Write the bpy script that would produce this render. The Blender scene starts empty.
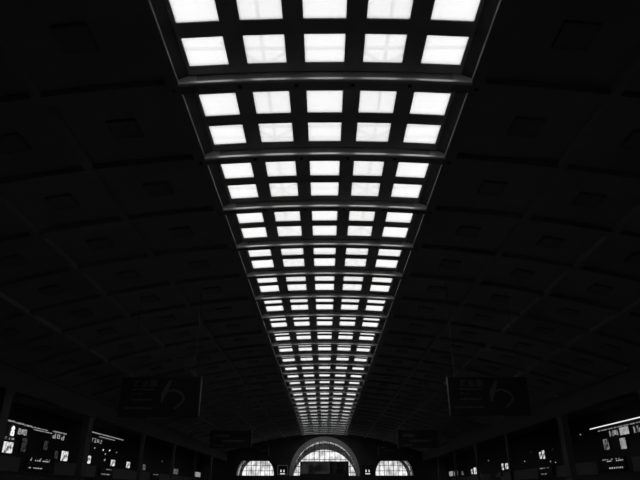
import bpy, bmesh, math, random
from mathutils import Vector, Matrix
random.seed(7)
S = bpy.context.scene
COL = S.collection
PI = math.pi

# ------------------------------------------------------------------ materials
def _nodes(name):
    m = bpy.data.materials.new(name); m.use_nodes = True
    nt = m.node_tree; nt.nodes.clear()
    out = nt.nodes.new('ShaderNodeOutputMaterial')
    return m, nt, out

def mat(name, v, rough=.6, metal=0.0, scale=1.5, var=.12, bump=0.0, spec=.3):
    """matte or glossy grey surface with a faint procedural mottling"""
    m, nt, out = _nodes(name)
    b = nt.nodes.new('ShaderNodeBsdfPrincipled')
    tc = nt.nodes.new('ShaderNodeTexCoord')
    n = nt.nodes.new('ShaderNodeTexNoise'); n.inputs['Scale'].default_value = scale; n.inputs['Detail'].default_value = 4
    r = nt.nodes.new('ShaderNodeValToRGB')
    lo, hi = v*(1-var), v*(1+var)
    r.color_ramp.elements[0].position = .3; r.color_ramp.elements[1].position = .7
    r.color_ramp.elements[0].color = (lo, lo, lo, 1); r.color_ramp.elements[1].color = (hi, hi, hi, 1)
    nt.links.new(tc.outputs['Object'], n.inputs['Vector'])
    nt.links.new(n.outputs['Fac'], r.inputs['Fac'])
    nt.links.new(r.outputs['Color'], b.inputs['Base Color'])
    b.inputs['Roughness'].default_value = rough; b.inputs['Metallic'].default_value = metal
    b.inputs['Specular IOR Level'].default_value = spec
    if bump:
        bp = nt.nodes.new('ShaderNodeBump'); bp.inputs['Strength'].default_value = bump
        nt.links.new(n.outputs['Fac'], bp.inputs['Height']); nt.links.new(bp.outputs['Normal'], b.inputs['Normal'])
    nt.links.new(b.outputs[0], out.inputs[0])
    return m

def lamp_mat(name, v, contrast=0.0, scale=6.0, cut=.45):
    """surface that gives off light; contrast > 0 prints a mottled picture on it"""
    m, nt, out = _nodes(name)
    e = nt.nodes.new('ShaderNodeEmission'); e.inputs['Strength'].default_value = v
    if contrast:
        tc = nt.nodes.new('ShaderNodeTexCoord')
        n = nt.nodes.new('ShaderNodeTexNoise'); n.inputs['Scale'].default_value = scale; n.inputs['Detail'].default_value = 3
        r = nt.nodes.new('ShaderNodeValToRGB')
        r.color_ramp.elements[0].position = cut-.07; r.color_ramp.elements[1].position = cut+.07
        c = 1-contrast
        r.color_ramp.elements[0].color = (c, c, c, 1); r.color_ramp.elements[1].color = (1, 1, 1, 1)
        nt.links.new(tc.outputs['Object'], n.inputs['Vector'])
        nt.links.new(n.outputs['Fac'], r.inputs['Fac']); nt.links.new(r.outputs['Color'], e.inputs['Color'])
    nt.links.new(e.outputs[0], out.inputs[0])
    return m

def glass_mat(name, clear, tint, gloss=.04, mottle=0):
    """obscured glass: part of the light goes straight through, the rest is scattered"""
    m, nt, out = _nodes(name)
    t = nt.nodes.new('ShaderNodeBsdfTransparent'); t.inputs[0].default_value = (tint, tint, tint, 1)
    d = nt.nodes.new('ShaderNodeBsdfTranslucent'); d.inputs[0].default_value = (.96, .96, .96, 1)
    mx = nt.nodes.new('ShaderNodeMixShader'); mx.inputs[0].default_value = clear
    nt.links.new(d.outputs[0], mx.inputs[1]); nt.links.new(t.outputs[0], mx.inputs[2])
    if mottle:  # noise varies the tint across the pane
        tc = nt.nodes.new('ShaderNodeTexCoord'); mp = nt.nodes.new('ShaderNodeMapping'); mp.inputs['Scale'].default_value = (1.6, 1, .9)
        n = nt.nodes.new('ShaderNodeTexNoise'); n.inputs['Scale'].default_value = .7; n.inputs['Detail'].default_value = 5
        r = nt.nodes.new('ShaderNodeValToRGB'); r.color_ramp.elements[0].position = .36; r.color_ramp.elements[1].position = .58
        lo = 1-mottle; r.color_ramp.elements[0].color = (lo, lo, lo, 1); r.color_ramp.elements[1].color = (tint, tint, tint, 1)
        nt.links.new(tc.outputs['Object'], mp.inputs[0]); nt.links.new(mp.outputs[0], n.inputs['Vector'])
        nt.links.new(n.outputs['Fac'], r.inputs['Fac']); nt.links.new(r.outputs['Color'], t.inputs[0])
    g = nt.nodes.new('ShaderNodeBsdfGlossy'); g.inputs['Roughness'].default_value = .1
    m2 = nt.nodes.new('ShaderNodeMixShader'); m2.inputs[0].default_value = gloss
    nt.links.new(mx.outputs[0], m2.inputs[1]); nt.links.new(g.outputs[0], m2.inputs[2])
    nt.links.new(m2.outputs[0], out.inputs[0])
    return m

M = dict(
    ceil=mat('ceiling_plaster', .46, 1, spec=0, var=.05, scale=.6),
    beam=mat('beam_plaster', .46, 1, spec=0, var=.05, scale=.8),
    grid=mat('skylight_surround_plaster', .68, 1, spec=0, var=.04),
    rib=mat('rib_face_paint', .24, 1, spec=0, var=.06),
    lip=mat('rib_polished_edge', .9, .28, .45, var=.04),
    rail=mat('rail_polished_edge', .6, .35, .6, var=.04),
    wall=mat('dark_wall_stone', .12, 1, spec=0, var=.15, scale=.4),
    frieze=mat('frieze_plaster', .20, 1, spec=0, var=.05),
    aisle=mat('aisle_dark_paint', .10, .8, var=.1),
    panel=mat('pale_wall_panel', .30, .6, var=.05),
    pillar=mat('pillar_stone', .22, .6, var=.08),
    floor=mat('polished_dark_floor', .10, .25, var=.2, scale=.3, spec=.4),
    light=mat('pale_arch_plaster', .52, .7, var=.05),
    white=mat('arch_highlight_white', .9, .8),  # colour that carries the highlight along the arch edges
    border=mat('skylight_border_paint', .14, .7, var=.05),
    portico=mat('portico_stone', .05, 1, spec=0, var=.15, scale=.6),
    frame=mat('dark_window_metal', .06, .5, .3, var=.1),
    black=mat('black_sign_metal', .05, .5, .2, var=.1),
    signtext=mat('sign_lettering_paint', .22, .5, var=.05, scale=8),
    alu=mat('brushed_aluminium', .45, .35, .6, var=.06),
    hatch=mat('hatch_painted_metal', .38, 1, spec=0, var=.05),
    hatchrim=mat('hatch_rim_metal', .36, 1, spec=0, var=.05),
    steel=mat('roof_truss_steel', .3, .5, .2, var=.1),
    pane=glass_mat('obscured_skylight_glass', .38, .97, .02),
    glass=glass_mat('window_glass', .985, .95, .015, .42),
    poster=lamp_mat('lit_poster', .85, .88, 3.2, .48),
    posterdim=lamp_mat('lit_poster_dim', .17, .9, 4.0, .5),
    bright=lamp_mat('white_lamp', 1.1), mid=lamp_mat('soft_lamp', .35, .7, 9.0, .45),
    dim=lamp_mat('dim_lamp', .045, .9, 6.0, .5), led=lamp_mat('led_dots', .38),
    tube=lamp_mat('lamp_tube', .95), tubedim=lamp_mat('lamp_tube_weak', .30, .8, 3.0, .48),
    screen=lamp_mat('video_wall_picture', .022, .75, .45, .5),
    picto=lamp_mat('lit_pictogram', .9), outline=lamp_mat('lit_outline', .035),
)

# ------------------------------------------------------------------ mesh helpers
class MB:
    def __init__(s): s.bm = bmesh.new()
    def box(s, x0, x1, y0, y1, z0, z1, rot=None, at=None):
        vs = [Vector((x, y, z)) for x in (x0, x1) for y in (y0, y1) for z in (z0, z1)]
        if rot is not None: vs = [rot @ v for v in vs]
        if at is not None: vs = [v + Vector(at) for v in vs]
        b = [s.bm.verts.new(v) for v in vs]
        for f in ((0,1,3,2),(4,6,7,5),(0,4,5,1),(2,3,7,6),(0,2,6,4),(1,5,7,3)):
            s.bm.faces.new([b[i] for i in f])
        return s
    def bar(s, a, b, w, h=None):
        """square bar from point a to point b"""
        a, b = Vector(a), Vector(b); d = b-a; L = d.length
        q = d.to_track_quat('X', 'Z').to_matrix(); h = h or w
        return s.box(0, L, -w/2, w/2, -h/2, h/2, rot=q, at=a)
    def tube(s, a, b, r, n=10, r2=None):
        a, b = Vector(a), Vector(b); d = b-a
        q = d.to_track_quat('Z', 'Y').to_matrix(); r2 = r if r2 is None else r2
        A = [s.bm.verts.new(a+q@Vector((r*math.cos(t), r*math.sin(t), 0))) for t in [2*PI*i/n for i in range(n)]]
        B = [s.bm.verts.new(b+q@Vector((r2*math.cos(t), r2*math.sin(t), 0))) for t in [2*PI*i/n for i in range(n)]]
        for i in range(n): s.bm.faces.new([A[i], A[(i+1)%n], B[(i+1)%n], B[i]])
        s.bm.faces.new(A[::-1]); s.bm.faces.new(B); return s
    def sweep(s, prof, path, closed=True):
        """prof: list of (a,b); path: function (a,b,i)->Vector over i in range(n)"""
        n, fn = path
        rows = [[s.bm.verts.new(fn(a, b, i)) for (a, b) in prof] for i in range(n)]
        m = len(prof)
        for i in range(n-1):
            for j in range(m if closed else m-1):
                k = (j+1) % m
                s.bm.faces.new([rows[i][j], rows[i][k], rows[i+1][k], rows[i+1][j]])
        if closed:
            s.bm.faces.new(rows[0][::-1]); s.bm.faces.new(rows[-1])
        return s
    def prism(s, pts, f0, f1):
        """polygon extruded between two mappings pt -> Vector"""
        A = [s.bm.verts.new(f0(p)) for p in pts]; B = [s.bm.verts.new(f1(p)) for p in pts]
        n = len(pts)
        s.bm.faces.new(A[::-1]); s.bm.faces.new(B)
        for i in range(n): s.bm.faces.new([A[i], A[(i+1)%n], B[(i+1)%n], B[i]])
        return s
    def build(s, name, m, parent=None, bevel=0, fix=True):
        if fix: bmesh.ops.recalc_face_normals(s.bm, faces=s.bm.faces)
        me = bpy.data.meshes.new(name); s.bm.to_mesh(me); s.bm.free()
        for mm in (m if isinstance(m, (list, tuple)) else [m]): me.materials.append(mm)
        o = bpy.data.objects.new(name, me); COL.objects.link(o)
        if parent is not None: o.parent = parent
        if bevel:
            bv = o.modifiers.new('bevel', 'BEVEL'); bv.width = bevel; bv.segments = 2
        return o

def tag(o, label, cat, group=None):
    o['label'] = label; o['category'] = cat
    if group: o['group'] = group
    return o
def thing(name, loc, label, cat, group=None, rot=(0, 0, 0)):
    o = bpy.data.objects.new(name, None); COL.objects.link(o)
    o.location = loc; o.rotation_euler = rot
    return tag(o, label, cat, group)
def struct(o): o['kind'] = 'structure'; return o
def copy_tree(o, parent=None):
    c = o.copy(); COL.objects.link(c)
    if parent is not None: c.parent = parent
    for ch in list(o.children): copy_tree(ch, c)
    return c

# ------------------------------------------------------------------ the hall's measures
EYE = 1.6
H0 = 11.0                       # crown of the ribs above the eye
BAY = 4.0; Y1 = 13.1            # rib spacing, first rib seen
RIBS = [Y1 + BAY*k for k in range(-4, 28)]
Y0, YE = 3.0, 123.1             # hall from behind the camera to the far wall
YN = -8.0
XS = 4.45                       # half width of the skylight strip
RX = [4.45, 8.30, 11.92, 15.92]
XW = 19.85
def zc(x): return EYE + H0 - .1*x*x/H0        # curve of the vault (rib undersides)
def slope(x): return -.2*x/H0
UPS = .22                       # same for the coffers of the side fields
UP = .30                        # plane of the ceiling fields above the rib undersides

# ------------------------------------------------------------------ vault: skylight surround, side fields
PW, PL = 1.14, 1.115             # skylight openings
PX = [k*1.657 for k in range(-2, 3)]
ROWS = (.92, 2.56)              # offset of the two openings behind each rib face
KS = list(range(-3, 27))  # starts with two unseen bays added for their light
TH = .10
b = MB()
xs = sorted([-XS-.12, XS+.12, -3.98, 3.98] + [x-PW/2 for x in PX] + [x+PW/2 for x in PX])
ys = [YN]
holes = set()
for k in KS:
    yb = Y1 + BAY*k
    for r in ROWS:
        holes.add(len(ys)); ys += [yb+r, yb+r+PL]
ys += [YE]
# ys boundaries: cell j spans ys[j]..ys[j+1]; openings are the cells whose start index is recorded
def slab_pt(x, y, up): return (x, y, zc(x)+up-(UP-.03 if abs(x) > 4.1 else 0))
def is_hole(i, j): return i in (2, 4, 6, 8, 10) and j in holes
NX, NY = len(xs)-1, len(ys)-1
vt, vb = {}, {}
for i, x in enumerate(xs):
    for j, y in enumerate(ys):
        vb[i, j] = b.bm.verts.new(slab_pt(x, y, UP)); vt[i, j] = b.bm.verts.new(slab_pt(x, y, UP+TH))
for i in range(NX):
    for j in range(NY):
        if is_hole(i, j):
            a = (i, j), (i+1, j), (i+1, j+1), (i, j+1)
            for q in range(4):
                p0, p1 = a[q], a[(q+1) % 4]
                b.bm.faces.new([vb[p0], vb[p1], vt[p1], vt[p0]])
        else:
            fc = b.bm.faces.new([vb[i, j], vb[i+1, j], vb[i+1, j+1], vb[i, j+1]])
            if i in (0, NX-1): fc.material_index = 1
            b.bm.faces.new([vt[i, j], vt[i, j+1], vt[i+1, j+1], vt[i+1, j]])
o = struct(b.build('ceiling', [M['grid'], M['border']]))

def vault_sweep(b, x0, x1, y0, y1, lo, hi, n=8):
    """solid strip following the vault between x0 and x1"""
    def fn(a, c, i):
        x = x0 + (x1-x0)*i/n
        return Vector((x, a, zc(x)+c))
    b.sweep([(y0, lo), (y1, lo), (y1, hi), (y0, hi)], (n+1, fn))
for s in (-1, 1):
    b = MB(); vault_sweep(b, s*XS, s*(XW+.4), YN, YE, UPS, UPS+.25, 12)
    struct(b.build('ceiling', M['ceil']))

# ribs: one arched beam across the hall per bay, a polished edge where it crosses the skylight
n_trim = 0
def trim(b, m, parent=None):
    global n_trim
    n_trim += 1
    return struct(b.build('trim_%d' % n_trim, m, parent))
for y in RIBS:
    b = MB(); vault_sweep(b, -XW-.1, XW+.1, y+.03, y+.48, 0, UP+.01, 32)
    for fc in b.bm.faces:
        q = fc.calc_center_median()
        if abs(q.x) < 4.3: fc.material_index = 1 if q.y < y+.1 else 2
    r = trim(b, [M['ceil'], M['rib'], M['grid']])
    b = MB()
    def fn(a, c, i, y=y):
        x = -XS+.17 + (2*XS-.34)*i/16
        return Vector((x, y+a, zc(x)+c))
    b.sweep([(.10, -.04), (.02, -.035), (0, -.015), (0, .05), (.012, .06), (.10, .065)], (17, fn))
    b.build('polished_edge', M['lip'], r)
    b = MB()
    for x in (-4.45, -2.5, -.83, .83, 2.5, 4.45):
        b.tube((x, y+.28, zc(x)-.045 if abs(x) > 4 else zc(x)-.03), (x, y+.28, zc(x)+.02), .06, 10)
    b.build('recessed_socket', M['black'], r)

# long rails between the coffers
for x in RX:
    for s in (-1, 1):
        X = s*x; b = MB(); w = .36 if x == XS else .24
        za, zb = zc(X-w/2), zc(X+w/2)
        pr = [(X-w/2, za-.02), (X+w/2, zb-.02), (X+w/2, zb+UP+.02), (X-w/2, za+UP+.02)]
        b.prism(pr, lambda p: Vector((p[0], YN, p[1])), lambda p: Vector((p[0], YE, p[1])))
        r = trim(b, M['beam'])
        if x == XS:
            b = MB(); xi = X - s*w/2
            for y in RIBS[:-1]:
                b.box(min(xi, xi-s*.03), max(xi, xi-s*.03), y+.48, y+BAY, zc(xi)-.02, zc(xi)+.015)
            b.build('polished_edge', M['rail'], r)

# ------------------------------------------------------------------ skylights
ORD = ['first', 'second', 'third', 'fourth', 'fifth', 'sixth', 'seventh', 'eighth', 'ninth', 'tenth', 'eleventh', 'twelfth', 'thirteenth', 'fourteenth', 'fifteenth', 'sixteenth', 'seventeenth', 'eighteenth', 'nineteenth', 'twentieth', 'twenty-first', 'twenty-second', 'twenty-third', 'twenty-fourth', 'twenty-fifth', 'twenty-sixth', 'twenty-seventh', 'twenty-eighth']
CN = ['outer left', 'inner left', 'middle', 'inner right', 'outer right']
proto = thing('skylight', (0, 0, 0), 'x', 'skylight', 'square skylights along the crown of the vault')
b = MB(); f = .012
for (x0, x1, y0, y1) in ((-PW/2, PW/2, 0, f), (-PW/2, PW/2, PL-f, PL), (-PW/2, -PW/2+f, f, PL-f), (PW/2-f, PW/2, f, PL-f)):
    b.box(x0+.001, x1-.001, y0+.001, y1-.001, .004, .03)
fr = b.build('frame', M['frame'], proto)
b = MB(); b.box(-PW/2+f, PW/2-f, f, PL-f, .01, .022); b.build('pane', M['pane'], fr)
first = True
BN = {k: '%s bay from the camera' % ORD[k+1] for k in KS if k >= -1}
BN[-2] = 'unseen overhead bay added for light'; BN[-3] = 'unseen rearmost bay added for light'  # bays beyond the view, added to brighten the near ceiling
for bi, k in enumerate(KS):
    for ri, r in enumerate(ROWS):
        for ci, x in enumerate(PX):
            o = proto if first else copy_tree(proto); first = False
            o.location = (x, Y1+BAY*k+r, zc(x)+UP)
            o.rotation_euler = (0, -math.atan(slope(x)), 0)
            o['label'] = 'white glazed square skylight, %s, %s row, %s column' % (BN[k], ('near', 'far')[ri], CN[ci])

# steel bracing lying just over the second and fourth column of skylights
for s in (-1, 1):
    X = s*1.87; z = zc(X)+UP+1.0
    b = MB(); b.bar((X, YN, z), (X, YE, z), .10)
    for k in KS:
        y = Y1+BAY*k; c = y+BAY*.58
        for dx in (-1, 1):
            b.bar((X, c-1.4, z+.05), (X+dx*1.2, c-.2, z-.15), .06)
            b.bar((X, c-1.4, z+.05), (X+dx*1.2, c-2.6, z-.15), .06)
    trim(b, M['steel'])
b = MB()
for k in KS:
    y = Y1+BAY*k
    b.bar((-XS, y+.6+.75, zc(XS)+UP+1.5), (XS, y+.6+.75, zc(XS)+UP+1.5), .06)
    b.bar((-XS, y+.2, zc(XS)+UP+1.2), (XS, y+.2, zc(XS)+UP+1.2), .08)
trim(b, M['steel'])

# ------------------------------------------------------------------ square hatches in the coffers
def cam_px(X, Y, Z):
    p = math.atan(253/566); yw = math.radians(.4159)
    fw = Vector((-math.sin(yw)*math.cos(p), math.cos(yw)*math.cos(p), math.sin(p)))
    rt = Vector((math.cos(yw), math.sin(yw), 0)); up = rt.cross(fw)
    v = Vector((X, Y, Z-EYE)); w = v.dot(fw)
    return (-1e4, 0) if w <= 0 else (320+566*v.dot(rt)/w, 240-566*v.dot(up)/w)
hp = thing('ceiling_hatch', (0, 0, 0), 'x', 'ceiling hatch', 'square hatches in the ceiling coffers')
b = MB(); w = .46
for q in ((-w, w, -w, -w+.09), (-w, w, w-.09, w), (-w, -w+.09, -w+.09, w-.09), (w-.09, w, -w+.09, w-.09)):
    b.box(q[0], q[1], q[2], q[3], -.10, -.002)
b.build('rim', M['hatchrim'], hp)
b = MB(); b.box(-w+.09, w-.09, -w+.09, w-.09, -.095, -.002); b.build('cover', M['hatch'], hp)
CX = [6.5, (RX[1]+RX[2])/2, (RX[2]+RX[3])/2, (RX[3]+XW)/2]
WHERE = ['next to the skylights', 'second column out', 'third column out', 'outermost column']
first = True
for bi, k in enumerate(KS):
    for s in (-1, 1):
        for ci, x in enumerate(CX):
            X = s*x; y = Y1+BAY*k+2.15
            px, py = cam_px(X, y, zc(X)+UPS)
            if k < -1 or not (-60 < px < 700 and -60 < py): continue
            o = hp if first else copy_tree(hp); first = False
            o.location = (X, y, zc(X)+UPS); o.rotation_euler = (0, -math.atan(slope(X)), 0)
            o['label'] = 'dark square ceiling hatch, %s coffer from the camera, %s side, %s' % (ORD[k+1], ('left', '', 'right')[s+1], WHERE[ci])

# ------------------------------------------------------------------ floor, side walls, aisles
XB = 25.0
b = MB(); b.box(-XB-.4, XB+.4, YN-.3, YE, -.3, 0); struct(b.build('floor', M['floor']))
b = MB(); b.box(-XB-.4, XB+.4, YN-.3, YN, 0, 14); struct(b.build('wall_near', M['wall']))
LOWZ, HIZ = 2.85, 7.54
for s, nm in ((-1, 'left'), (1, 'right')):
    x0, x1 = sorted((s*XB, s*(XB+.4)))
    b = MB(); b.box(x0, x1, YN, YE, 0, 9.0); struct(b.build('wall_'+nm, M['aisle']))
    x0, x1 = sorted((s*XW, s*(XW+.5)))
    b = MB(); b.box(x0, x1, YN, YE, HIZ, zc(XW)+UP+.1)
    b.box(min(s*XW, s*(XW-.12)), max(s*XW, s*(XW-.12)), YN, YE, zc(XW)-.10, zc(XW)+UP)
    b.box(min(s*XW, s*(XW-.06)), max(s*XW, s*(XW-.06)), YN, YE, HIZ, HIZ+.14)
    trim(b, M['frieze'])
    b = MB(); x0, x1 = sorted((s*(XW+.1), s*(XW+.4))); b.box(x0, x1, YN, YE, 0, LOWZ-.1)
    x0, x1 = sorted((s*(XW), s*(XW+.5))); b.box(x0, x1, YN, YE, LOWZ-.1, LOWZ)
    trim(b, M['aisle'])
    b = MB(); x0, x1 = sorted((s*(XW+.5), s*XB)); b.box(x0, x1, YN, YE, 8.3, 8.5); struct(b.build('ceiling', M['aisle']))
PN = ['nearest', 'second', 'third', 'fourth', 'fifth', 'farthest']
for wide, ys_ in ((True, (36.4, 50.2)), (False, (65.9, 80.0, 93.5, 107.0))):
    pp = None
    for s, nm in ((-1, 'left'), (1, 'right')):
        for i, y in enumerate(ys_):
            lab = '%s stone pillar under the %s frieze, %s from the camera' % ('broad' if wide else 'slim', nm, PN[i+(0 if wide else 2)])
            if pp is None:
                a, w = (.25, .5) if wide else (.16, .25)
                pp = thing('pillar', (0, 0, 0), lab, 'pillar', 'square pillars along the side aisles')
                b = MB(); b.box(-a, a, -w, w, 0, HIZ-.2); b.build('shaft', M['pillar'], pp)
                b = MB(); b.box(-a-.05, a+.05, -w-.08, w+.08, HIZ-.2, HIZ-.002); b.build('capital', M['pillar'], pp)
                o = pp
            else: o = copy_tree(pp)
            o.location = (s*(XW+a+.04), y, 0); o['label'] = lab
# pale dado panels on the aisle walls between the boarding gates
for s in (-1, 1):
    for (a, c) in ((36, 49.5), (56, 66.3), (72, 87.2), (92.5, 122)):
        x0, x1 = sorted((s*(XB-.05), s*XB))
        b = MB(); b.box(x0, x1, a, c, 2.0, 4.28)
        trim(b, M['panel'])

# ------------------------------------------------------------------ far wall with three arched openings
def arch_pts(cx, cz, R, zb, ztop=None, n=48):
    pts = [(cx-R, zb)]
    for i in range(n+1):
        t = PI - PI*i/n
        x, z = cx+R*math.cos(t), cz+R*math.sin(t)
        if ztop is not None and z > ztop:
            z = ztop
        pts.append((x, z))
    pts.append((cx+R, zb))
    return pts
def plate(name, outer, holes, y0, y1, m, parent=None):
    cu = bpy.data.curves.new(name, 'CURVE'); cu.dimensions = '2D'; cu.fill_mode = 'BOTH'; cu.extrude = abs(y1-y0)/2
    for poly in [outer]+holes:
        sp = cu.splines.new('POLY'); sp.points.add(len(poly)-1); sp.use_cyclic_u = True
        for p, q in zip(sp.points, poly): p.co = (q[0], q[1], 0, 1)
    t = bpy.data.objects.new(name+'_tmp', cu); COL.objects.link(t)
    bpy.context.view_layer.update()
    me = bpy.data.meshes.new_from_object(t.evaluated_get(bpy.context.evaluated_depsgraph_get()))
    bpy.data.objects.remove(t)
    me.transform(Matrix.Rotation(PI/2, 4, 'X')); me.transform(Matrix.Translation((0, (y0+y1)/2, 0)))
    me.name = name; me.materials.clear(); me.materials.append(m)
    o = bpy.data.objects.new(name, me); COL.objects.link(o)
    if parent is not None: o.parent = parent
    return o
def ring_loft(b, A, ya, B, yb):
    va = [b.bm.verts.new((p[0], ya, p[1])) for p in A]; vb_ = [b.bm.verts.new((p[0], yb, p[1])) for p in B]
    for i in range(len(A)-1): b.bm.faces.new([va[i], va[i+1], vb_[i+1], vb_[i]])
SILL = 4.72; MC = 5.10; RM = 7.12; RI = 6.40; SC = 4.9; SR = 3.78; SX = 14.0; STOP = 7.62
wall_poly = [(-XB-.4, 0), (XB+.4, 0), (XB+.4, 14), (-XB-.4, 14)]
hm = arch_pts(0, MC, RM, SILL)
hl = arch_pts(-SX, SC, SR, SILL, STOP); hr = arch_pts(SX, SC, SR, SILL, STOP)
struct(plate('wall_far', wall_poly, [hm, hl, hr], YE, YE+1.1, M['wall']))

def window(n, cx, cz, R, ztop, dx, zs, yg, w):
    root = struct(bpy.data.objects.new('window_%d' % n, None)); COL.objects.link(root)
    root.location = (cx, yg, SILL)
    A = arch_pts(0, cz-SILL, R-.02, 0, None if ztop is None else ztop-SILL)
    b = MB()
    ys_ = yg
    b.prism(A, lambda p: Vector((p[0], -.01, p[1])), lambda p: Vector((p[0], .01, p[1])))
    b.build('pane', M['glass'], root)
    b = MB()
    # outer ring
    for i in range(len(A)-1):
        if (Vector(A[i])-Vector(A[i+1])).length > 1e-3:
            b.bar((A[i][0], 0, A[i][1]), (A[i+1][0], 0, A[i+1][1]), .12)
    b.bar((A[0][0], 0, .05), (A[-1][0], 0, .05), .12)
    def top(x):
        v = cz-SILL+math.sqrt(max(0, R*R-x*x)); return v if ztop is None else min(v, ztop-SILL)
    x = -math.floor(R/dx)*dx
    while x < R:
        b.bar((x, 0, 0), (x, 0, top(x)), w); x += dx
    for z in zs:
        hw = R if z < cz else math.sqrt(max(0, R*R-(z-cz)**2))
        b.bar((-hw, 0, z-SILL), (hw, 0, z-SILL), w*1.1)
    b.build('window_frame', M['frame'], root)
    return root
# main window: splayed pale reveal, short straight reveal, glazing
w1 = window(1, 0, MC, RI, None, 1.06, (5.45, 6.55, 7.9, 9.4), YE+1.5, .09)
b = MB()
B2 = arch_pts(0, MC-SILL, RI, 0); A2 = arch_pts(0, MC-SILL, RM, 0)
ring_loft(b, A2, -1.5, B2, -.35); ring_loft(b, B2, -.35, B2, .35)
b.build('reveal', M['light'], w1, fix=False)
for n, s in ((2, -1), (3, 1)):
    wn = window(n, s*SX, SC, SR, STOP, .93, (5.72, 6.75), YE+1.1, .09)
    b = MB(); A3 = arch_pts(0, SC-SILL, SR-.01, 0, STOP-SILL); ring_loft(b, A3, -1.12, A3, .3)
    b.build('reveal', M['light'], wn, fix=False)
    b = MB(); b.box(-SR, SR, -1.05, -.1, -.03, .02); b.build('window_sill', M['wall'], wn)
b = MB(); b.box(-RM, RM, -1.45, -.1, -.03, .02); b.build('window_sill', M['wall'], w1)
# portico outside: deep vaulted passages open to the sky at their far end
for cx, c0, r0, c1, r1 in ((0, MC, RI+.02, 3.25, 7.0), (-SX, SC, SR+.02, 4.71, 3.85), (SX, SC, SR+.02, 4.71, 3.85)):
    ya = YE+1.85 if cx == 0 else YE+1.4; e = 1.8 if cx == 0 else 2.6; k = e/(132-ya)
    A = arch_pts(cx, c0, r0, 1.0); B_ = arch_pts(cx, c1, r1, 1.0)
    Mid = [(p[0]+(q[0]-p[0])*k, p[1]+(q[1]-p[1])*k) for p, q in zip(A, B_)]
    b = MB(); ring_loft(b, A, ya, Mid, ya+e); trim(b, M['white'])  # white band paints in the bright line around the arch
    b = MB(); ring_loft(b, Mid, ya+e, B_, 132)
    ring_loft(b, arch_pts(cx, c0, r0+.3, 1.0), ya, arch_pts(cx, c1, r1+.3, 1.0), 132)
    trim(b, M['portico'])

# ------------------------------------------------------------------ big video wall before the main window
vw = thing('video_wall', (0, 121.6, 0), 'wide dark video screen standing before the central arched window', 'screen')
b = MB(); b.box(-4.92, 4.80, 0, .35, 2.6, 7.40); b.build('casing', M['black'], vw, .03)
b = MB(); b.box(-4.8, 1.0, -.02, 0, 5.1, 7.28); b.build('picture', M['screen'], vw)
b = MB(); b.box(1.02, 4.7, -.02, 0, 5.1, 7.28); b.build('picture', lamp_mat('video_wall_dark_picture', .006, .7, .6, .5), vw)
for x in (-3.5, 3.4):
    b = MB(); b.box(x-.2, x+.2, .05, .3, 0, 2.6); b.build('leg', M['black'], vw)

# ------------------------------------------------------------------ restroom signs between the arches
def wc_sign(x0, x1, side, lit):
    cx = (x0+x1)/2; hw = (x1-x0)/2
    t = thing('restroom_sign', (cx, YE-.12, 4.9), 'square black restroom sign with two white figures, %s of the central arch' % side, 'sign', 'restroom signs')
    b = MB(); b.box(-hw, hw, 0, .12, 0, 1.8); b.build('panel', M['black'], t)
    b = MB(); q = .05
    for r in ((-hw, hw, 0, q), (-hw, hw, 1.8-q, 1.8), (-hw, -hw+q, 0, 1.8), (hw-q, hw, 0, 1.8)):
        b.box(r[0], r[1], -.03, 0, r[2], r[3])
    b.build('outline', lit, t)
    for s in (-1, 1):
        b = MB(); X = s*.30-.03
        b.tube((X, -.03, .91), (X, 0, .91), .09, 12)
        if s < 0: b.box(X-.12, X+.12, -.03, 0, .55, .81)
        else: b.prism([(X-.06, .81), (X+.06, .81), (X+.13, .55), (X-.13, .55)], lambda p: Vector((p[0], -.03, p[1])), lambda p: Vector((p[0], 0, p[1])))
        b.build('figure', M['picto'], t)
    b = MB()
    for i in range(7): b.box(-.5+i*.14, -.39+i*.14, -.03, 0, .14, .32)
    b.build('lettering', M['picto'], t)
wc_sign(-9.49, -7.43, 'left', lamp_mat('lit_outline_left', .08))
wc_sign(7.59, 9.75, 'right', lamp_mat('lit_outline_right', .008))

# ------------------------------------------------------------------ hanging direction signs
def ribbon(b, pts, w, y0, y1):
    for (a, c) in zip(pts, pts[1:]):
        d = (Vector(c)-Vector(a)).normalized()*w/2; n = Vector((-d.y, d.x))
        A, C = Vector(a)-d*.4, Vector(c)+d*.4
        b.prism([A-n, C-n, C+n, A+n], lambda p: Vector((p[0], y0, p[1])), lambda p: Vector((p[0], y1, p[1])))
GLYPH = [  # broad strokes of three square characters, unit box
    [((.1, .9), (.9, .9)), ((.9, .9), (.3, .5)), ((.3, .5), (.1, .1)), ((.1, .1), (.9, .1)), ((.3, .65), (.3, .9))],
    [((.5, 1), (.5, .05)), ((.1, .85), (.1, .55)), ((.9, .85), (.9, .55)), ((.1, .55), (.9, .55)), ((.05, .4), (.05, .05)), ((.95, .4), (.95, .05)), ((.05, .05), (.95, .05))],
    [((.05, .95), (.95, .95)), ((.05, .95), (.05, .05)), ((.95, .95), (.95, .05)), ((.05, .05), (.95, .05)), ((.2, .65), (.8, .65)), ((.2, .35), (.8, .35)), ((.5, .75), (.5, .25))]]
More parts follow.
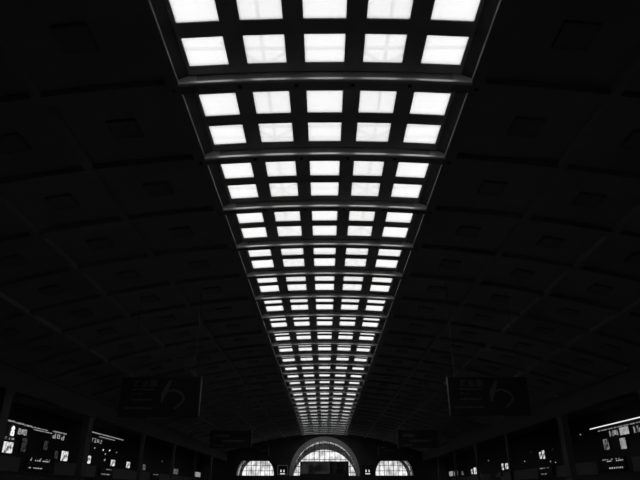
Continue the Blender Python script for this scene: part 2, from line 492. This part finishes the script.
def hang_sign(x0, x1, z0, z1, y, label, inner, top, arrow=True, fancy=True):
    t = thing('hanging_sign', ((x0+x1)/2, y, z0), label, 'sign', 'hanging direction signs')
    W, H = x1-x0, z1-z0
    b = MB(); b.box(-W/2, W/2, 0, .12, 0, H); b.build('casing', M['black'], t, .02)
    b = MB(); q = .04
    e = -W/2 if inner < 0 else W/2
    b.box(e-.025, e+.02, -.02, .13, -.02, H+.02); b.build('edge_strip', M['alu'], t)
    for s in (-.8, .8):
        xx = (x0+x1)/2+s*W/2
        b = MB(); b.tube((s*W/2, .06, H), (s*W/2, .06, zc(xx)+UP-z0), .02, 8); b.build('hanger_rod', M['steel'], t)
    if fancy:
        for i in range(3):
            b = MB(); gx = -W/2+W*(.155+.105*i); gz = H*.76; g = W*.075
            for (p, r) in GLYPH[i]:
                ribbon(b, [(gx+p[0]*g, gz+p[1]*g), (gx+r[0]*g, gz+r[1]*g)], g*.17, -.012, 0)
            b.build('character', M['signtext'], t)
        for (rz, c0, c1, h) in ((.66, .14, .42, .05), (.55, .14, .26, .035), (.40, .14, .40, .05), (.19, .07, .42, .055)):
            c = c0; b = MB()
            while c < c1:
                d = random.uniform(.008, .02)
                b.box(-W/2+W*c, -W/2+W*(c+d), -.012, 0, H*rz, H*(rz+h*random.uniform(.7, 1))); c += d+.006
            b.build('lettering', M['signtext'], t)
        b = MB(); ax = -W/2
        P = lambda u, v: (ax+W*u, H*v)
        ribbon(b, [P(.58, .62), P(.66, .665), P(.74, .62), P(.79, .52), P(.80, .42), P(.76, .32), P(.70, .2)], W*.028, -.012, 0)
        b.prism([P(.60, .92), P(.63, .92), P(.60, .66), P(.535, .36), P(.515, .36), P(.515, .60)], lambda p: Vector((p[0], -.014, p[1])), lambda p: Vector((p[0], 0, p[1])))
        b.build('arrow', M['signtext'], t)
    else:
        for (rz, c0, c1, h) in ((.62, .12, .42, .16), (.34, .3, .8, .12), (.12, .1, .35, .06)):
            c = c0; b = MB()
            while c < c1:
                d = random.uniform(.03, .06); b.box(-W/2+W*c, -W/2+W*(c+d), -.012, 0, H*rz, H*(rz+h)); c += d+.012
            b.build('lettering', M['signtext'], t)
hang_sign(-10.62, -6.47, 5.16, 7.16, 30, 'near left hanging direction sign, three characters and a bent arrow', 1, True)
hang_sign(6.39, 10.50, 5.20, 7.14, 30, 'near right hanging direction sign, three characters and a bent arrow', -1, True)
hang_sign(-10.78, -6.85, 5.43, 6.98, 56, 'middle-distance left hanging sign, dark, behind the near left one', 1, True, fancy=False)
hang_sign(6.84, 10.56, 5.42, 7.01, 56, 'middle-distance right hanging sign, dark, behind the near right one', -1, True, fancy=False)
hang_sign(-9.72, -7.84, 6.42, 7.87, 84, 'small farthest left hanging sign, above the left arched window', 1, True, fancy=False)
hang_sign(7.51, 10.08, 6.46, 7.80, 84, 'small farthest right hanging sign, above the right arched window', -1, True, fancy=False)

# ------------------------------------------------------------------ aisle: lit posters, signs, led boards, lamps
def side_thing(name, s, y, z, label, cat, group=None):
    # local x runs along the wall (to +Y on the left, to -Y on the right), local -y faces the hall
    return thing(name, (s*XB, y, z), label, cat, group, (0, 0, PI/2 if s < 0 else -PI/2))
def lightbox(s, y0, y1, z0, z1, m, label, name='lit_poster', cat='poster', group='lit posters in the side aisles', off=0):
    t = side_thing(name, s, (y0+y1)/2, z0, label, cat, group)
    w, h = (y1-y0)/2*.93, (z1-z0)*.94
    b = MB(); b.box(-w-.05, w+.05, -.14, -off-.002, -.05, h+.05); fr_ = b.build('frame', M['black'], t)
    b = MB(); b.box(-w, w, -.16, -.141, 0, h); b.build('picture', m, fr_)
    return t
P = M['poster']; D = M['posterdim']
LEFT = [(46.2, 47.75, 4.46, 5.32, P, 'nearest bright poster on the left aisle wall, under the row of tubes'),
 (56.8, 58.35, 4.39, 5.3, P, 'bright poster on the left wall just before the second pillar'),
 (62.6, 64.25, 4.43, 5.24, P, 'bright poster on the left wall hard beside the broad second pillar'),
 (70.4, 71.8, 4.49, 5.19, P, 'bright poster on the left wall midway between second and third pillars, near spotlights'),
 (76.05, 77.45, 4.49, 5.24, P, 'bright poster on the left wall just before the slim third pillar'),
 (83.1, 84.3, 4.49, 5.24, D, 'dim narrow poster on the left wall seen beside the slim third pillar'),
 (99.6, 103.7, 4.49, 5.32, D, 'dim wide poster on the left wall, second farthest'),
 (117.2, 122.4, 4.48, 5.38, M['mid'], 'farthest poster on the left wall, wide and grey')]
for a in LEFT: lightbox(-1, *a)
RIGHT = [(52.65, 53.7, 5.07, 6.03, D, 'dim tall poster on the right wall left of the pale square sign'),
 (49.65, 50.65, 4.95, 5.86, M['mid'], 'grey tall poster on the right wall below the pale square sign'),
 (68.5, 69.2, 5.15, 6.1, P, 'bright slim poster, right wall, left of the pair between second and third pillars'),
 (69.5, 70.2, 5.2, 5.95, P, 'bright slim poster, right wall, right of the pair between second and third pillars'),
 (62.1, 63.2, 5.01, 6.05, D, 'dim tall poster on the right wall hard beside the broad second pillar'),
 (84.8, 85.7, 4.53, 5.42, P, 'bright narrow poster, right wall, farther of the pair at the slim third pillar'),
 (82.7, 84.0, 4.59, 5.34, P, 'bright narrow poster, right wall, nearer of the pair at the slim third pillar'),
 (102.9, 103.9, 4.53, 5.3, P, 'small lit poster on the right wall, farther of two by the fourth pillar'),
 (99.5, 102.1, 4.46, 5.51, P, 'lit poster on the right wall, nearer and wider of two by the fourth pillar'),
 (109.7, 111.3, 4.56, 5.22, D, 'dim small poster on the right wall between the fourth and fifth pillars'),
 (118.6, 122.4, 4.64, 5.54, M['mid'], 'farthest poster on the right wall, near one of the last two'),
 (114.4, 117.6, 4.6, 5.4, M['mid'], 'farthest lit poster pair on the right wall, its nearer half')]
RIGHT[-2] = (118.6, 122.4, 4.64, 5.54, M['mid'], 'farthest lit poster pair on the right wall, its farther half')
for a in RIGHT: lightbox(1, *a)
lightbox(1, 48.75, 50.35, 6.03, 6.66, lamp_mat('pale_sign_face', .42, .35, 4, .5), 'pale square lit shop sign under the long bright tube on the right wall', 'shop_sign', 'sign', None)
# dim display cases beside the gate on the left
lightbox(-1, 49.0, 49.85, 4.7, 5.82, M['dim'], 'faint tall display case on the left wall, near side of the gate', 'display_case', 'display case', 'display cases by the left gate')
lightbox(-1, 52.9, 53.7, 5.1, 5.9, M['dim'], 'faint tall display case on the left wall, far side of the gate', 'display_case', 'display case', 'display cases by the left gate')
lightbox(-1, 55.4, 56.1, 4.5, 5.2, M['dim'], 'faint low display case beside the bright poster before the second pillar', 'display_case', 'display case', 'display cases by the left gate')

def letters(s, y0, y1, z0, z1, shapes, m, label, name='lit_lettering'):
    """row of lit strokes; shapes: list of letters, each a list of unit strokes"""
    t = side_thing(name, s, (y0+y1)/2, z0, label, 'sign')
    w = y1-y0; h = z1-z0; n = len(shapes); cw = w/n
    b = MB(); b.box(-w/2, w/2, -.06, -.002, -.04, -.01); b.build('mounting_rail', M['black'], t)
    for i, sh in enumerate(shapes):
        b = MB()
        for (p, q) in sh:
            ribbon(b, [(-w/2+cw*(i+.1+.72*p[0]), h*p[1]), (-w/2+cw*(i+.1+.72*q[0]), h*q[1])], min(cw, h)*.15, -.10, -.03)
        b.build('letter', m, t)
E_ = [((.5, 1), (.2, .75)), ((.2, .75), (.8, .45)), ((.5, 1), (.8, .8)), ((.8, .8), (.2, .4)), ((.2, .4), (.2, .05)), ((.2, .05), (.8, .05)), ((.8, .05), (.8, .45))]
I_ = [((.5, 0), (.5, 1))]
L_ = [((.2, 1), (.2, 0)), ((.2, 0), (.8, 0))]
N_ = [((.1, 0), (.1, 1)), ((.1, 1), (.8, .9)), ((.8, .9), (.8, 0))]
D_ = [((.8, 1), (.8, 0)), ((.8, 0), (.2, .1)), ((.2, .1), (.2, .5)), ((.2, .5), (.8, .5))]
O_ = [((.2, .2), (.2, .9)), ((.2, .9), (.8, .9)), ((.8, .9), (.8, .2)), ((.8, .2), (.2, .2))]
Z_ = [((.1, 1), (.8, 1)), ((.8, 1), (.2, 0)), ((.2, 0), (.9, 0))]
R_ = [((.1, 0), (.1, 1)), ((.1, 1), (.8, .9)), ((.8, .9), (.8, .6)), ((.8, .6), (.1, .5)), ((.3, .5), (.9, 0))]
H_ = [((.1, 0), (.1, 1)), ((.1, .5), (.8, .5)), ((.8, .6), (.8, 0))]
letters(-1, 47.0, 47.75, 5.78, 6.46, [E_], M['bright'], 'tall bright lit character on the left wall above the nearest poster')
letters(-1, 48.2, 49.7, 5.97, 6.4, [N_, O_, N_], M['mid'], 'three grey lit letters on the left wall beside the tall bright character')
letters(-1, 54.4, 57.2, 6.2, 6.6, [D_, O_, D_], M['mid'], 'three lit rounded letters on the left wall above the display case')
letters(-1, 62.1, 67.0, 6.62, 7.0, [L_, H_, I_, Z_, O_, D_], M['tubedim'], 'weak lit lettering on the left wall above the hanging spotlights')
letters(-1, 46.3, 47.9, 5.46, 5.62, [Z_, I_, O_], M['tubedim'], 'small weak lettering on the left wall directly over the nearest poster')
letters(1, 50.6, 52.5, 6.12, 6.55, [I_, D_, O_, L_], M['tubedim'], 'thin lit letters on the right wall, far side of the pale square sign')
letters(1, 46.4, 48.2, 6.04, 6.5, [L_, H_, D_], M['tubedim'], 'thin lit letters on the right wall, near side of the pale square sign')

def led_board(s, y0, y1, z0, z1, rows, label, m):
    t = side_thing('led_sign', s, (y0+y1)/2, z0, label, 'display board', 'departure display boards over the side gates')
    w = y1-y0; h = z1-z0
    b = MB(); b.box(-w/2, w/2, -.2, -.002, 0, h); b.build('casing', M['black'], t, .02)
    for (fz, hh, a, c, fill) in rows:
        b = MB(); x = a
        while x < c:
            d = random.uniform(.02, .07)
            if random.random() < fill: b.box(-w/2+w*x, -w/2+w*min(x+d, c), -.215, -.2, h*fz, h*fz+hh)
            x += d+random.uniform(.02, .05)
        b.build('text_row', m, t)
led_board(-1, 50.4, 55.2, 3.35, 4.42, ((.86, .05, .12, .85, .5), (.70, .09, .10, .85, .9), (.14, .09, .10, .6, .9)), 'dark display board with lit text rows, nearest on the left', M['led'])
led_board(1, 50.4, 54.9, 3.36, 4.42, ((.84, .05, .12, .85, .5), (.68, .09, .30, .95, .9), (.14, .12, .35, .9, .9)), 'dark display board with lit text rows, nearest on the right', M['led'])
led_board(-1, 67.4, 71.5, 3.37, 4.2, ((.78, .08, .2, .8, .8), (.12, .12, .12, .7, .9)), 'dark display board with weak text rows, second on the left', M['tubedim'])
led_board(1, 66.8, 71.4, 3.35, 4.38, ((.74, .10, .2, .85, .8), (.16, .10, .25, .6, .9)), 'dark display board with weak text rows, second on the right', M['tubedim'])
led_board(-1, 87.9, 91.7, 3.7, 4.28, ((.55, .1, .15, .85, .9),), 'dark display board with one text row, third on the left', M['tubedim'])
led_board(1, 86.0, 90.0, 3.7, 4.3, ((.6, .12, .1, .8, .7), (.1, .1, .3, .8, .6)), 'dark display board with faint text, third on the right', M['dim'])

def pendant_lamp(s, x, y0, y1, z, r, m, label, group=None):
    t = thing('pendant_lamp', (s*x, y0, z), label, 'lamp', group)
    L = y1-y0
    b = MB(); b.box(-.06, .06, 0, L, .03+r, .09+r); b.build('housing', M['black'], t)
    b = MB(); b.tube((0, .02, 0), (0, L-.02, 0), r+.02, 10); b.build('tube', m, t)
    for y in (L*.1, L*.9):
        b = MB(); b.tube((0, y, .09+r), (0, y, 8.297-z), .012, 6); b.build('suspension_wire', M['black'], t)
TN = ['nearest', 'second', 'third', 'fourth', 'fifth', 'farthest']
for i, (a, c, z, m) in enumerate(((43.4, 44.6, 6.52, 'tubedim'), (44.8, 46.05, 6.49, 'tubedim'), (46.2, 47.4, 6.46, 'tubedim'), (47.5, 48.9, 6.42, 'tubedim'), (49.1, 50.2, 6.40, 'mid'), (51.3, 54.0, 6.48, 'tubedim'))):
    pendant_lamp(-1, 23.5, a, c, z, .035, M[m], '%s short tube lamp in the broken row over the left aisle' % TN[i], 'short tubes over the left aisle')
pendant_lamp(-1, 23.0, 46.8, 50.0, 6.18, .02, M['tubedim'], 'thin low tube lamp under the broken row in the left aisle')
pendant_lamp(-1, 23.5, 59.3, 69.6, 7.23, .025, M['mid'], 'long thin tube lamp beyond the second pillar, upper of two, left aisle')
pendant_lamp(-1, 23.2, 61.2, 66.0, 6.90, .02, M['tubedim'], 'shorter tube lamp beyond the second pillar, lower of two, left aisle')
pendant_lamp(1, 23.5, 43.0, 52.8, 6.76, .02, M['tube'], 'long bright tube lamp over the right aisle')
pendant_lamp(1, 23.8, 43.6, 52.0, 6.50, .012, M['tubedim'], 'weak thin tube lamp just under the long bright one, right aisle')

def spot(s, y, z, label, m='bright', r=.07):
    t = side_thing('spotlight', s, y, z, label, 'spotlight', 'small spotlights in the side aisles')
    b = MB(); b.tube((0, -.02, 0), (0, -.30, 0), .03, 8); b.tube((0, -.26, .02), (0, -.40, -.04), r*.8, 12, r*1.3); hs = b.build('housing', M['black'], t)
    b = MB(); b.tube((0, -.40, -.04), (0, -.44, -.055), r*1.1, 12); b.build('bulb', M[m], hs)
for (s, y, z, m, r, lb) in (
    (-1, 45.5, 6.87, 'bright', .05, 'tiny spotlight at the near end of the broken tube row, left aisle'),
    (-1, 64.15, 6.04, 'mid', .08, 'grey spotlight nearest in the cluster beyond the second left pillar'),
    (-1, 66.7, 6.01, 'bright', .08, 'bright spotlight, left one of the upper pair beyond the second left pillar'),
    (-1, 68.7, 6.09, 'bright', .08, 'bright spotlight, right one of the upper pair beyond the second left pillar'),
    (-1, 71.1, 6.02, 'mid', .07, 'weak spotlight at the far end of the left cluster'),
    (-1, 67.5, 5.64, 'mid', .09, 'grey spotlight halfway down the left cluster'),
    (-1, 67.6, 5.02, 'mid', .12, 'large grey spotlight lowest in the left cluster'),
    (-1, 91.7, 6.02, 'mid', .06, 'lone tiny spotlight far along the left aisle'),
    (1, 57.5, 6.78, 'mid', .06, 'tiny lone spotlight left of the long bright tube, right aisle'),
    (1, 65.2, 5.94, 'dim', .10, 'faint spotlight right of the bright poster pair, near the second right pillar'),
    (1, 72.2, 6.1, 'dim', .10, 'faint spotlight left of the bright poster pair, right aisle'),
    (1, 74.8, 5.2, 'mid', .07, 'grey low spotlight farthest left of the bright poster pair'),
    (1, 66.3, 4.78, 'mid', .07, 'grey low spotlight, left one of two above the second right board'),
    (1, 64.9, 4.62, 'mid', .06, 'grey low spotlight, right one of two above the second right board'),
    (1, 91.3, 6.1, 'mid', .07, 'lone small spotlight far along the right aisle')):
    spot(s, y, z, lb, m, r)

# ------------------------------------------------------------------ overcast sky
wd = bpy.data.worlds.new('overcast_sky'); S.world = wd; wd.use_nodes = True
nt = wd.node_tree; bg = nt.nodes['Background']
tc = nt.nodes.new('ShaderNodeTexCoord'); nz = nt.nodes.new('ShaderNodeTexNoise'); nz.inputs['Scale'].default_value = 9; nz.inputs['Detail'].default_value = 5
rp = nt.nodes.new('ShaderNodeValToRGB')
rp.color_ramp.elements[0].position = .35; rp.color_ramp.elements[1].position = .65
rp.color_ramp.elements[0].color = (.86, .86, .86, 1); rp.color_ramp.elements[1].color = (1, 1, 1, 1)
nt.links.new(tc.outputs['Generated'], nz.inputs['Vector']); nt.links.new(nz.outputs['Fac'], rp.inputs['Fac']); nt.links.new(rp.outputs['Color'], bg.inputs['Color'])
bg.inputs['Strength'].default_value = 1.28

# ------------------------------------------------------------------ camera
cd = bpy.data.cameras.new('camera'); cam = bpy.data.objects.new('camera', cd); COL.objects.link(cam)
cd.sensor_width = 36; cd.lens = 566/640*36; cd.clip_end = 1000
cam.location = (-.043, 0, EYE)
cam.rotation_euler = (PI/2+math.atan(253/566), 0, math.radians(.4159))
S.camera = cam
S.view_settings.view_transform = 'Standard'; S.view_settings.look = 'None'
S.view_settings.gamma = 1; S.view_settings.use_curve_mapping = False
S.view_settings.exposure = 0
S.cycles.max_bounces = 8; S.cycles.transparent_max_bounces = 16
S.cycles.use_denoising = True
